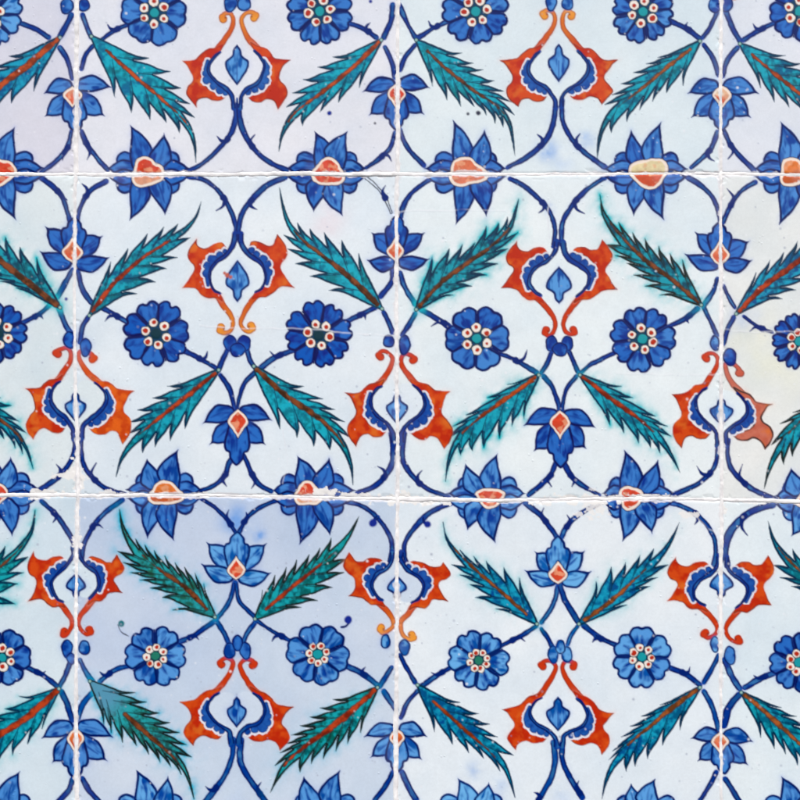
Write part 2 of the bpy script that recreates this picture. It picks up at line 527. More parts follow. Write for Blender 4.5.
def ramp(shade):
    """pigment density: 0 darkest cobalt .. 1 thin pale blue"""
    a = lin((0, 6, 80)) * (1 - shade) + lin((0, 36, 104)) * shade
    b = lin((0, 36, 132)) * (1 - shade) + lin((4, 98, 180)) * shade
    c = lin((0, 98, 196)) * (1 - shade) + lin((126, 198, 242)) * shade
    return a, b, c

def blue_shape(poly, shade, pid, ow=1.9, axis_=None, seed=0, bleed=.25):
    sl = window(poly, 7); X, Y = GX[sl], GY[sl]
    if X.size == 0: return
    d = sd_poly(poly, X, Y) + (fbm(X, Y, 5, seed) - .5) * .7
    halo(sl, d, 1.6, (60, 110, 210), bleed)
    ol, md, lt = ramp(shade)
    if axis_ is not None:
        (bx, by), (tx, ty) = axis_; L = math.hypot(tx - bx, ty - by) + 1e-6; ux, uy = (tx - bx) / L, (ty - by) / L
        u = ((X - bx) * ux + (Y - by) * uy); v = (X - bx) * -uy + (Y - by) * ux
        n = fbm(u / 3.2 + seed * 31, v, 3.0, seed, 2); n0 = fbm(X, Y, 8, seed + 3, 2)
        f = sstep(.30, .60, .5 * n + .5 * n0 + .10 * (u / L - .35)) * sstep(.6, 3.4, -d)
    else: f = sstep(.35, .75, fbm(X, Y, 6, seed, 2))
    hv_ = fbm(X, Y, 11, seed + 40, 2)[..., None] - .5
    md = md * (1 + hv_ * np.array([0, 1.1, .25]))
    body = md + (lt - md) * (f * min(1, .70 + shade * .6))[..., None]
    put(sl, cov(d), body, pid, .10)
    w = ow * (.75 + .6 * fbm(X, Y, 12, seed + 8, 1))
    put(sl, cov(np.abs(d + w * .5) - w * .5) * .95, ol)
def petal(b, t, w, shade, pid, bend=0., mid=.5, tipr=False, seed=0, ow=1.9, stroke=True):
    b = np.array(b, float); t = np.array(t, float); L = np.linalg.norm(t - b); u = (t - b) / L; n = np.array([-u[1], u[0]])
    c = lambda s, o: tuple(b + u * L * s + n * (o * w + bend * w * math.sin(math.pi * s)))
    if tipr == 2:
        pts = [c(0, .24), c(.3, .44), c(.56, .52), c(.70, .44), c(.74, .31, ) , c(.86, .27), c(1, .07), c(1, -.07), c(.86, -.27), c(.74, -.31), c(.70, -.44), c(.56, -.52), c(.3, -.44), c(0, -.24)]; poly = crom(pts, 4, True)
    elif tipr: pts = [c(0, .22), c(.35, .46), c(.72, .5), c(.95, .26), c(1, 0), c(.95, -.26), c(.72, -.5), c(.35, -.46), c(0, -.22)]; poly = crom(pts, 4, True)
    else:
        pts = [c(0, .28) , c(mid * .5, .45), c(mid, .5), c((1 + mid) / 2, .29), c(.9, .07), c(1, 0) + (1,), c(.9, -.07), c((1 + mid) / 2, -.29), c(mid, -.5), c(mid * .5, -.45), c(0, -.28)]
        poly = sharp(pts, 4)
    blue_shape(poly, shade, pid, ow, (b, t), seed)
    if stroke:   # dark brushed vein up the middle
        P = crom([c(.12, 0), c(.4, .02), c(.7, .0)], 5); sl = window(P, 3)
        d, _ = sd_line(P, [1.0 + 1.2 * math.sin(math.pi * i / (len(P) - 1)) for i in range(len(P))], GX[sl], GY[sl])
        put(sl, cov(d / 1.3) * (.3 + .5 * rng.random()), ramp(shade * .5)[1])
    return poly
def stem(P, w, shade=.15, pid=None, taper=(1, 1), seed=0, hl=.2):
    C = crom(P, 6); STEMS.append(C); n = len(C); W = [w * .9 * (taper[0] + (taper[1] - taper[0]) * i / (n - 1)) for i in range(n)]
    sl = window(C, 8); X, Y = GX[sl], GY[sl]
    if X.size == 0: return
    d, t = sd_line(C, W, X, Y); d = d + (fbm(X, Y, 6, seed) - .5) * 1.3 + (fbm(X, Y, 30, seed + 6, 2) - .5) * 1.6
    halo(sl, d, 1.5, (70, 120, 215), hl)
    if shade < 0:
        put(sl, cov(np.abs(d + .5) - .5), lin((40, 44, 52)), pid); return
    ol, md, lt = ramp(shade)
    f = sstep(.35, .75, fbm(X, Y, 7, seed + 2, 2))
    pl_ = sstep(.52, .8, fbm(X, Y, 34, seed + 5, 2))[..., None] * .5; mid_ = (lin((0, 62, 132)) * (1 - shade) + lin((60, 136, 190)) * shade) * (1 - pl_) + lin((70, 140, 196)) * pl_
    put(sl, cov(d), md + (mid_ - md) * (f * sstep(.5, 2.2, -d))[..., None], pid, .08)
    put(sl, cov(np.abs(d + .7) - .72) * .9 * ((t > .006) & (t < .994)), ol)
STEMS = []
def thorn(P, shade, pid, seed):
    a, b, c = [np.array(p) for p in P]; base = (a + c) / 2
    best = min(((np.linalg.norm(q - base), k, i) for k, C in enumerate(STEMS) for i, q in enumerate(C)), key=lambda z: z[0], default=None)
    tan = (c - a) / (np.linalg.norm(c - a) + 1e-6)
    if best and best[0] < 13:
        C = STEMS[best[1]]; i = best[2]; base = C[i]; q = C[min(i + 1, len(C) - 1)] - C[max(i - 1, 0)]; q = q / (np.linalg.norm(q) + 1e-6)
        tan = q
    dirt = b - base; s = 1 if dirt @ tan > 0 else -1; L = np.linalg.norm(dirt)
    nrm = dirt - tan * (dirt @ tan)
    mid = base + tan * s * L * .18 + dirt * .42 if abs(dirt @ tan) < .5 * L else base + tan * (dirt @ tan) * .62 + nrm * .22
    Q = crom([base - tan * s * 3, base, mid, b], 5); n = len(Q)
    sl = window(Q, 5); X, Y = GX[sl], GY[sl]
    if X.size == 0: return
    W = [6.0 * (1 - (i / (n - 1)) ** 1.1) + .9 for i in range(n)]
    d, _ = sd_line(Q, W, X, Y); d = d + (fbm(X, Y, 4, seed) - .5) * .8
    ol, md, lt = ramp(shade); put(sl, cov(d), ol * .6 + md * .4, pid, .08)

def rosette(cx, cy, r, n, rot, shade, fr, fk, frad, cr, ccol, seed, split=.0):
    pid = newpart('rosette')
    r = r * 1.01
    blk = []
    s0 = window([(cx, cy)], r); 
    if GX[s0].size == 0: return
    put(s0, cov(np.hypot(GX[s0] - cx, GY[s0] - cy) - r * .76), ramp(shade)[0], pid)
    for k in range(n):
        a = math.radians(rot + 360 * k / n) + rng.uniform(-.05, .05); rr = r * rng.uniform(.96, 1.03)
        sub = newpart('petal', pid); half = math.pi / n * 1.03; nt_ = rng.uniform(.90, .96) if n > 6 or shade > .4 else .965
        pts = []
        for s, q in ((-.85, .30), (-.96, .58), (-1.0, .74), (-.93, .88), (-.55, 1.0), (-.22, 1.0), (0, nt_), (.22, 1.0), (.55, 1.0), (.93, .88), (1.0, .74), (.96, .58), (.85, .30)):
            aa = a + s * half; pts.append((cx + math.cos(aa) * rr * q, cy + math.sin(aa) * rr * q))
        poly = crom(pts, 3, True)
        sh = min(1, max(0, shade + rng.uniform(-.12, .12)))
        blue_shape(poly, sh, sub, 1.95, ((cx, cy), (cx + math.cos(a) * r, cy + math.sin(a) * r)), seed + k, .2)
        st = [(cx + math.cos(a) * r * q, cy + math.sin(a) * r * q) for q in (.42, .55, .68)]; blk.append((st, sh))
    for st, sh in blk:
        sl = window(st, 4)
        if GX[sl].size == 0: continue
        d, t = sd_line(st, [4.2, 4.0, 2.0], GX[sl], GY[sl]); d = d + (fbm(GX[sl], GY[sl], 4, seed) - .5) * 2
        put(sl, cov(d / 1.5) * (.35 + .5 * shade), ramp(sh * .3)[1])
    # petal separations belong to the flower itself
    for k in range(n):
        a = math.radians(rot + 360 * (k + .5) / n)
        st = [(cx + math.cos(a) * r * q, cy + math.sin(a) * r * q) for q in (.36, .84)]
        sl = window(st, 3)
        if GX[sl].size == 0: continue
        d, t = sd_line(st, [1.5, 1.9], GX[sl], GY[sl]); put(sl, cov(d) * .9, ramp(shade)[0], pid)
    sub = newpart('flower_centre', pid)
    sl = window([(cx, cy)], fr + frad + 5); X, Y = GX[sl], GY[sl]
    if X.size == 0: return
    d0 = np.hypot(X - cx, Y - cy)
    put(sl, cov(d0 - fr - frad * .35), ramp(shade * .5)[0] * .6 + lin((20, 90, 110)) * .4, sub)
    for k in range(fk):
        a = math.radians(rot + 25 + 360 * k / fk) + rng.uniform(-.07, .07); rr = frad * rng.uniform(.92, 1.08)
        fx, fy = cx + math.cos(a) * fr, cy + math.sin(a) * fr
        d = np.hypot(X - fx, Y - fy) + (fbm(X, Y, 4, seed + k) - .5) * 2.0
        put(sl, cov(d - rr - .75), lin((30, 44, 50)) , sub); put(sl, cov(d - rr), lin((236, 228, 218)), sub, .1)
        d3 = np.hypot(X - fx - rng.uniform(-.7, .7), Y - fy - rng.uniform(-.7, .7)) - rr * rng.uniform(.42, .66) + (fbm(X, Y, 3, seed + k + 9) - .5) * 1.6
        put(sl, cov(d3) * .95, lin((176, 44, 22)), sub, .3)
    d = d0 + (fbm(X, Y, 5, seed) - .5) * 1.5
    put(sl, cov(d - cr - .5), lin((12, 50, 66)), sub); put(sl, cov(d - cr + .4), lin(ccol), sub, .15)

def redblob(poly, seed, pid, top=(216, 80, 26), base=(196, 46, 16), rim=(120, 40, 30), rimw=.8, rel=.35):
    sl = window(poly, 5); X, Y = GX[sl], GY[sl]
    if X.size == 0: return
    d = sd_poly(poly, X, Y) + (fbm(X, Y, 5, seed) - .5) * .9
    halo(sl, d, 1.3, (235, 170, 150), .35)
    f = sstep(.35, .7, fbm(X, Y, 8, seed + 1, 3))[..., None]; g_ = sstep(.6, .8, fbm(X, Y, 13, seed + 31, 3))[..., None] * .6
    put(sl, cov(d), (lin(base) * (1 - f) + lin(top) * f) * (1 - g_) + lin((222, 118, 40)) * g_, pid, rel)
    if rimw: put(sl, cov(np.abs(d + rimw * .4) - rimw * .6) * np.clip(fbm(X, Y, 16, seed + 3, 2) * 1.8 - .2, 0, 1), lin(rim))
def centre(cx, cy, rx, ry, seed, pid, cols, kind=0, up=1):
    pts = []
    for k in range(14):
        a = 2 * math.pi * k / 14; q = 1 + .13 * math.sin(3 * a + seed) + rng.uniform(-.05, .05)
        pts.append((cx + math.cos(a) * rx * q, cy + math.sin(a) * ry * q))
    if kind:   # drop shaped, pointed away from the stem
        pts = [(cx, cy + up * ry * 1.25, 1), (cx + rx * .55, cy + up * ry * .55), (cx + rx * 1.05, cy - up * ry * .05), (cx + rx * .72, cy - up * ry * .62), (cx, cy - up * ry * 1.1, 1), (cx - rx * .72, cy - up * ry * .62), (cx - rx * 1.05, cy - up * ry * .05), (cx - rx * .55, cy + up * ry * .55)]
        P = sharp(pts, 5)
    else: P = crom(pts, 3, True)
    sl = window(P, 5); X, Y = GX[sl], GY[sl]
    if X.size == 0: return
    d = sd_poly(P, X, Y) + (fbm(X, Y, 5, seed) - .5) * 1.2
    put(sl, cov(d - .9), lin((16, 28, 84)), pid); put(sl, cov(d), lin((238, 222, 208)), pid, .1)
    d2 = d + (2.0 if rx < 11 else 2.6) + (fbm(X, Y, 6, seed + 4) - .5) * 1.6
    m = sstep(-3, 3, Y - cy + (fbm(X, Y, 8, seed) - .5) * 6)[..., None]
    n = fbm(X, Y, 4, seed, 2)[..., None]
    c = lin(cols[0]) * (1 - m) + lin(cols[1]) * m; cm = sstep(.55, .72, fbm(X, Y, 5, seed + 17, 2))[..., None] * .6; c = c * (1 - cm) + lin((232, 170, 130)) * cm
    put(sl, cov(d2), c * (.8 + .4 * n), pid, .3)
RED2 = ((208, 66, 40), (204, 70, 44))
def small_lotus(top, sl_, sr, dl, dr, bot, c, rx, ry, shade, seed, cols=RED2):
    pid = newpart('lotus_flower'); top, bot, c = map(np.array, (top, bot, c)); up = 1 if bot[1] > top[1] else -1
    joint = c + (top - c) * .75
    W = abs(sr[0] - sl_[0]); rj = lambda: rng.uniform(.92, 1.08)
    for t in (dl, dr):
        b = c * .6 + bot * .1 + top * .3; petal(b, t, W * .29 * rj(), shade, newpart('petal', pid), mid=.55, seed=seed + 1)
    petal(c - (bot - c) * .1, bot, W * .37, shade * .9, newpart('petal', pid), mid=.5, tipr=2, seed=seed + 3, stroke=True)
    for k, t in enumerate((sl_, sr)):
        s = -1 if k == 0 else 1
        petal(joint + np.array([s * W * .03, up * 3]), t, W * .26 * rj(), shade, newpart('petal', pid), bend=-.18 * s * up * 1., mid=.45, seed=seed + 5 + k)
    centre(c[0], c[1], rx, ry, seed, newpart('flower_centre', pid), cols, 1, up)
def big_lotus(ul, ur, ll, lr, le, re, c, rx, ry, shade, seed, cols=RED2):
    pid = newpart('lotus_flower'); c = np.array(c, float); sh = lambda: min(1, max(0, shade + rng.uniform(-.08, .12)))
    for e, s in ((le, -1), (re, 1)):
        e = np.array(e, float); dx = e[0] - c[0]
        for v in (-1, 1):
            t = c + np.array([dx * .93, v * 5]); p = newpart('petal', pid)
            petal(c + np.array([dx * .25, v * 9]), c + np.array([dx * .76, v * 15]), 17, sh(), p, tipr=True, mid=.6, seed=seed + v + s)
            petal(c + np.array([dx * .25, v * 5]), c + np.array([dx * 1.02, v * 4]), 17, sh(), p, mid=.48, seed=seed + v * 2 + s, bend=0)
    for t in (ll, lr, ul, ur):
        t = np.array(t, float); v = -1 if t[1] < c[1] else 1; s = -1 if t[0] < c[0] else 1
        b = c + np.array([(t[0] - c[0]) * .42, v * 5])
        u_ = (t - b) / np.linalg.norm(t - b); n_ = np.array([-u_[1], u_[0]]); inw = 1 if n_[0] * (c[0] - b[0]) > 0 else -1
        oth = {0: ur, 1: ul, 2: lr, 3: ll}[[ul, ur, ll, lr].index(tuple(t))]; tall = abs(t[1] - c[1]) >= abs(oth[1] - c[1])
        petal(b, t, (23.5 if tall else 21.5) * rng.uniform(.93, 1.07), sh(), newpart('petal', pid), bend=(.22 if tall else -.15) * inw, mid=.37, seed=seed + int(t[0]) % 7)
    centre(c[0], c[1], rx, ry, seed, newpart('flower_centre', pid), cols)

def leaf(base, mids, tips, wid, col, seed, rib=(170, 84, 48), halo_=None, hv=.0, ribw=3.9, r0=.10, r1=.80, edge=TEALK, veins=.9, c2=None):
    pid = newpart('serrated_leaf'); rp = newpart('midrib', pid)
    C = np.array(crom([base] + mids, 12)); seg = np.linalg.norm(np.diff(C, axis=0), axis=1); A = np.concatenate([[0], np.cumsum(seg)]); LL = A[-1]
    def at(s, o=0.):
        s = min(max(s, 0), LL); i = min(np.searchsorted(A, s, 'right') - 1, len(C) - 2); f = (s - A[i]) / (seg[i] + 1e-9)
        u = (C[i + 1] - C[i]) / (seg[i] + 1e-9); return C[i] * (1 - f) + C[i + 1] * f + np.array([-u[1], u[0]]) * o
    sides = {1: [], -1: []}
    for t in tips:
        t = np.array(t, float); k = int(np.argmin(np.linalg.norm(C - t, axis=1))); k = min(k, len(C) - 2)
        u = (C[k + 1] - C[k]) / (seg[k] + 1e-9); o = (t - C[k]) @ np.array([-u[1], u[0]])
        sides[1 if o > 0 else -1].append((A[k] + (t - C[k]) @ u, o, t))
    veinl = []
    def edge_pts(side):
        L = sorted(sides[side], key=lambda q: q[0]); pts = [tuple(at(0, side * 1.6))]; ps, po = 0., 1.6
        for i, (s, o, t) in enumerate(L):
            oo = abs(o); last = i == len(L) - 1
            m1 = at(ps + (s - ps) * .40, side * (po + (oo - po) * (.44 if i else .36))); m2 = at(ps + (s - ps) * .74, side * (po + (oo - po) * (.68 if i else .64)))
            sp = s - ps
            vo = max(oo * .50, min(oo - 3, 3)) if not last else oo * .38; vs_ = max(ps + 1.0, s - min(10.5, .62 * sp))
            vv = at(vs_, side * vo); mi = at(s - (s - vs_) * .5, side * (vo + (oo - vo) * .40))
            pts += [tuple(m1), tuple(m2), tuple(t) + (1,), tuple(mi), tuple(vv) + (1,)]; ps, po = vs_, vo
            veinl.append((vv, at(vs_ - min(15, vs_ * .6), side * vo * .18)))
            if oo > 7: veinl.append((t * .75 + vv * .25, at(vs_ - min(9, s * .4), side * vo * .62)))
        r = LL - ps
        for q in (.3, .65): pts.append(tuple(at(ps + r * q, side * po * (1 - q) * 1.05)))
        return pts
    a = edge_pts(1); b = edge_pts(-1)
    P = sharp(a + [tuple(C[-1]) + (1,)] + b[::-1], 3)
    sl = window(P, 14); X, Y = GX[sl], GY[sl]
    if X.size == 0: return
    d = sd_poly(P, X, Y) + (fbm(X, Y, 4, seed) - .5) * .7
    if halo_: halo(sl, d, 2.6, halo_, min(1, hv * 1.5)); halo(sl, d, 5.5, halo_, hv * .35)
    d2, t = sd_line(C[::3], [0] * len(C[::3]), X, Y)
    f = sstep(.32, .66, .5 * fbm(X, Y, 10, seed + 1, 3) + .5 * fbm(X, Y, 3.5, seed + 2, 2)) * sstep(.2, 2.5, -d)
    c = np.array(lin(col)); gb = fbm(X, Y, 16, seed + 21, 2)[..., None]; lt = c * .50 + lin((30, 190, 205)) * .50; dk = c * .58; dk = dk * (1 + (gb - .5) * np.array([0, .5, -.5]))
    body = dk + (lt - dk) * f[..., None]
    if c2: m = sstep(c2[0], c2[0] + .15, t)[..., None]; body = lin(c2[1]) * (1 - m) + body * m
    put(sl, cov(d), body, pid, .12)
    for p, q in veinl:
        s2 = window([p, q], 3)
        if GX[s2].size == 0: continue
        dd, _ = sd_line([p, q], [1.5, .6], GX[s2], GY[s2])
        inside = sd_poly(P, GX[s2], GY[s2]) < 0
        put(s2, cov(dd) * veins * inside, lin(edge))
    w = 1.5 + .9 * fbm(X, Y, 14, seed + 8, 1)
    put(sl, cov(np.abs(d + w * .4) - w * .5) * .95, lin(edge))
    R = [at(LL * (r0 + (r1 - r0) * k / 14)) for k in range(15)]
    W = [ribw * .72 * ((.35 if r0 > .05 else .7) + .75 * math.sin(math.pi * min(1, k / 14 + .12)) ** .8 - .45 * (k / 14) ** 2) for k in range(15)]
    s3 = window(R, 4); X3, Y3 = GX[s3], GY[s3]
    if X3.size:
        dd, tt = sd_line(R, W, X3, Y3); dd = dd + (fbm(X3, Y3, 5, seed) - .5) * 2.6
        put(s3, cov(dd - .8) * .85, lin((52, 46, 46)), rp)
        n = sstep(.3, .7, fbm(X3, Y3, 7, seed + 5, 3))[..., None]
        put(s3, cov(dd + .1) * .95, lin(rib) * .42 * (1 - n) + (lin(rib) * .8 + lin((220, 110, 50)) * .18) * n, rp, .3)
    sB = window([base], 4)
    if GX[sB].size:
        dB = np.hypot(GX[sB] - base[0], GY[sB] - base[1]); put(sB, cov(dB - 2.2), lin((20, 60, 80)), pid); put(sB, cov(dB - 1.3), lin((150, 190, 180)), pid)

# ornament template, right half, stem side below, centre line x = 0
T_ANCH = [(0, 12), (20, 13), (51, 60), (39, 105), (0, 101)]
T_SCR = [(16.5, 16.5), (18.2, 13.5), (14, 10.8), (8, 12.6), (4.2, 19), (6.2, 28), (12.5, 38.5), (19, 47), (25, 53)]
T_BODY = [(14, 43), (21, 46.5), (29, 47.5), (34, 52), (38.5, 57.4), (45, 59.0), (53, 59.3, 1), (48.5, 63.5), (45, 69), (41.5, 76), (42, 81), (46.2, 86), (48.2, 93), (45, 100.5), (39, 108, 1), (37.4, 102.5), (34.5, 98.8), (29, 97.8), (23, 101.2), (15, 101), (10.5, 96, 1), (21, 93), (30, 86), (33, 77), (31, 66), (26, 59), (17, 51, 1)]
T_LINE = [(3.0, 108), (3.6, 101), (5.5, 95), (11, 88.5), (20, 81.5), (26, 73), (26.5, 64), (22, 55), (17, 51)]
T_SCAL = [(27.3, 66, 3.0), (29.6, 72.5, 3.8), (28.6, 79.5, 4.2), (23.5, 85, 4.4), (17, 89.5, 4.0), (12, 92.5, 3.0)]
def tps(src, dst):
    src = np.array(src, float); dst = np.array(dst, float); n = len(src)
    U = lambda r2: np.where(r2 > 0, r2 * np.log(r2 + 1e-12), 0)
    K = U(((src[:, None] - src[None]) ** 2).sum(-1)) + np.eye(n) * 60
    Pm = np.hstack([np.ones((n, 1)), src]); A_ = np.zeros((n + 3, n + 3)); A_[:n, :n] = K; A_[:n, n:] = Pm; A_[n:, :n] = Pm.T
    w = np.linalg.solve(A_, np.vstack([dst, np.zeros((3, 2))]))
    def f(p):
        p = np.array(p[:2], float); k = U(((src - p) ** 2).sum(-1)); r = k @ w[:n] + np.array([1, *p]) @ w[n:]; return r
    return f
def ornament(neck, sL, sR, t1L, t1R, t2L, t2R, meet, drop, seed, shade=.1, colL=None, colR=None, neckcol=(222, 120, 44), skip=()):
    for k, (sc, t1, t2, cc) in enumerate(((sL, t1L, t2L, colL), (sR, t1R, t2R, colR))):
        s = -1 if k == 0 else 1
        f = tps([(s * x, y) for x, y in T_ANCH], [neck, sc, t1, t2, meet]); g = lambda p: tuple(f((s * p[0], p[1])) + ((float(vnoise(p[0] * .11 + seed, p[1] * .11 + k * 7, 90)) - .5) * 2.6, (float(vnoise(p[0] * .11 + seed, p[1] * .11 + k * 7, 95)) - .5) * 2.6)) + tuple(p[2:])
        pid = newpart('red_ornament'); base, top, rim, rw = cc or ((186, 40, 12), (208, 72, 20), (120, 40, 20), .8)
        C = crom([g(p) for p in T_SCR], 6); n = len(C)
        sl = window(C, 6); X, Y = GX[sl], GY[sl]
        if X.size:
            d, t = sd_line(C, [6.2 - 2.0 * math.sin(math.pi * min(1, i / n * 1.3)) + (1.6 if i < 6 else 0) for i in range(n)], X, Y); d = d + (fbm(X, Y, 5, seed) - .5) * .9
            halo(sl, d, 1.3, (235, 170, 150), .3)
            m = (sstep(.95, .2, t) * (fbm(X, Y, 14, seed + 7, 1) * 1.0 + .5) * (1.0 if neckcol[1] > 90 else .4)).clip(0, 1)[..., None]
            put(sl, cov(d), (lin(base) * .6 + lin(top) * .4) * (1 - m) + lin(neckcol) * m, pid, .3)
            put(sl, cov(np.abs(d + .4) - .45) * .6, lin(rim))
            c0 = np.array(g((14.2, 15.2))[:2]); put(sl, cov(np.hypot(X - c0[0], Y - c0[1]) - .9) * .7, lin((120, 40, 28)))
        redblob(sharp([g(p) for p in T_BODY], 4), seed + k, pid, top, base, rim, rw)
        bp = newpart('blue_border', pid)
        sc_ = np.linalg.norm(np.array(g((40, 60))[:2]) - np.array(g((0, 60))[:2])) / 40
        Cn = [(g((x, y)), r * sc_) for x, y, r in T_SCAL]
        sl = window([c[0] for c in Cn], 9); X, Y = GX[sl], GY[sl]
        if X.size:
            d = np.min([np.hypot(X - c[0], Y - c[1]) - r * (.78 + .4 * float(vnoise(c[0], c[1], 3))) for c, r in Cn], axis=0) + (fbm(X, Y, 3.5, seed + 2) - .5) * 1.6
            d = np.minimum(d, sd_line([np.array(g(q)[:2]) for q in [(15, 88), (22, 83), (27.5, 76), (29, 68), (27.5, 60)]], [3, 5.5, 7, 6, 3.5], X, Y)[0])
            put(sl, cov(d - 1.9 + (fbm(X, Y, 3, seed) - .5) * 1.4), lin((222, 222, 230)), bp)
            a_, m_, l_ = ramp(shade); n_ = fbm(X, Y, 4, seed, 2)[..., None]
            put(sl, cov(d), m_ * (1 - n_ * .5) + l_ * n_ * .5, bp, .1); put(sl, cov(np.abs(d + .5) - .6) * .45, a_)
        # inner side stays bare glaze
        inner = [g(p)[:2] for p in [(1, 101), (3, 95), (10, 87), (19, 80), (24.6, 72), (25, 64), (20, 55.5), (10, 50), (0, 60)]]
        sl = window(inner, 4); X, Y = GX[sl], GY[sl]
        if X.size:
            d = sd_poly(crom(inner, 3, True), X, Y); m = cov(d)
            put(sl, m, lin(TINT[(min(2, max(0, int(neck[1] > 174) + int(neck[1] > 497))), min(3, max(0, int(neck[0] > 76) + int(neck[0] > 398) + int(neck[0] > 721))))]) * np.array([.98, 1.0, .99]) * 1.01, None, 0)
            v = PID[sl]; v[m > .5] = -1; PID[sl] = v
        lp = [g(p) for p in T_LINE]; stem(lp, 4.2 * sc_ ** .5, shade, bp, (1.4, .7), seed, 0)
    if drop:
        x, y0, y1, hw = drop; up = 1 if neck[1] < meet[1] else -1; pid = newpart('blue_drop')
        q = lambda a, b: (x + a * hw, (y0 if up > 0 else y1) + up * b * (y1 - y0))
        P = sharp([q(0, 0) + (1,), q(.32, .12), q(.40, .26), q(.60, .32), q(.98, .42), q(.92, .60), q(.45, .83), q(0, 1) + (1,), q(-.45, .83), q(-.92, .60), q(-.98, .42), q(-.60, .32), q(-.40, .26), q(-.32, .12)], 4)
        blue_shape(P, max(shade, .2) + .25, pid, 1.6, (q(0, 0), q(0, 1)), seed)
        st = [q(0, .9), q(0, .45)]; sl = window(st, 3)
        if GX[sl].size: put(sl, cov(sd_line(st, [1.2, 1.2], GX[sl], GY[sl])[0]) * .7, ramp(.1)[1])

# ------------------------------------------------------------------ read the drawing
ITEMS = []
org = [0, 0]
def pxy(tok):
    v = tok.split(','); return (org[0] + float(v[0]) / 4, org[1] + float(v[1]) / 4)
for ln in DATA.split('\n'):
    ln = ln.split('#')[0].strip()
    if not ln: continue
    k, *r = ln.split()
    if k == '@': org = [float(r[0]), float(r[1])]; continue
    opts = {}; pos = []; pts = []
    for t in r:
        if '=' in t: a, b = t.split('='); opts[a] = b
        elif ',' in t: pts.append(pxy(t))
        elif t == '|': pts.append(None)
        else: pos.append(float(t))
    ITEMS.append([k, pos, pts, opts])
def ctr(it):
    q = np.array([p for p in it[2] if p]); return q.mean(0)
for it in ITEMS: it.append(ctr(it))
ros = [(it[2][0], it[1][0]) for it in ITEMS if it[0] == 'R']
for it in ITEMS:
    if it[0] == 'S' and not (it[1] and it[1][0] < 4):
        for e_ in (0, -1):
            p = np.array(it[2][e_])
            for q, r_ in ros:
                v = np.array(q) - p; L_ = np.linalg.norm(v)
                if r_ - 3 < L_ < r_ + 9: it[2][e_] = tuple(p + v / L_ * (L_ - r_ + 6))
extra = []
for it in ITEMS:
    for sx in (-322, 0, 322):
        for sy in (-642, 0, 642):
            if not (sx or sy): continue
            c = it[4] + (sx, sy)
            if not (X0 - 10 < c[0] < X1 + 10 and Y0 - 10 < c[1] < Y1 + 10): continue
            if -14 < c[0] < 814 and -14 < c[1] < 800: continue
            lim = {'S': 9, 'H': 6, 'D': 5, 'K': 5, 'X': 9, 'W': 12}.get(it[0], 40)
            if any(o[0] == it[0] and np.hypot(*(o[4] - c)) < lim for o in ITEMS + extra): continue
            extra.append([it[0], it[1], [None if p is None else (p[0] + sx, p[1] + sy) for p in it[2]], it[3], c])
ITEMS += extra
COLS = dict(t=(0, 142, 172), b=(0, 104, 168), d=(0, 92, 122), g=(4, 118, 118), k=(40, 116, 106), m=(0, 126, 158), o=(184, 70, 24), r=(176, 50, 24), n=(98, 56, 32), w=(150, 84, 40), h=(0, 186, 196), c=(10, 176, 208))
ORDER = 'WSHLOEMBRDXK'
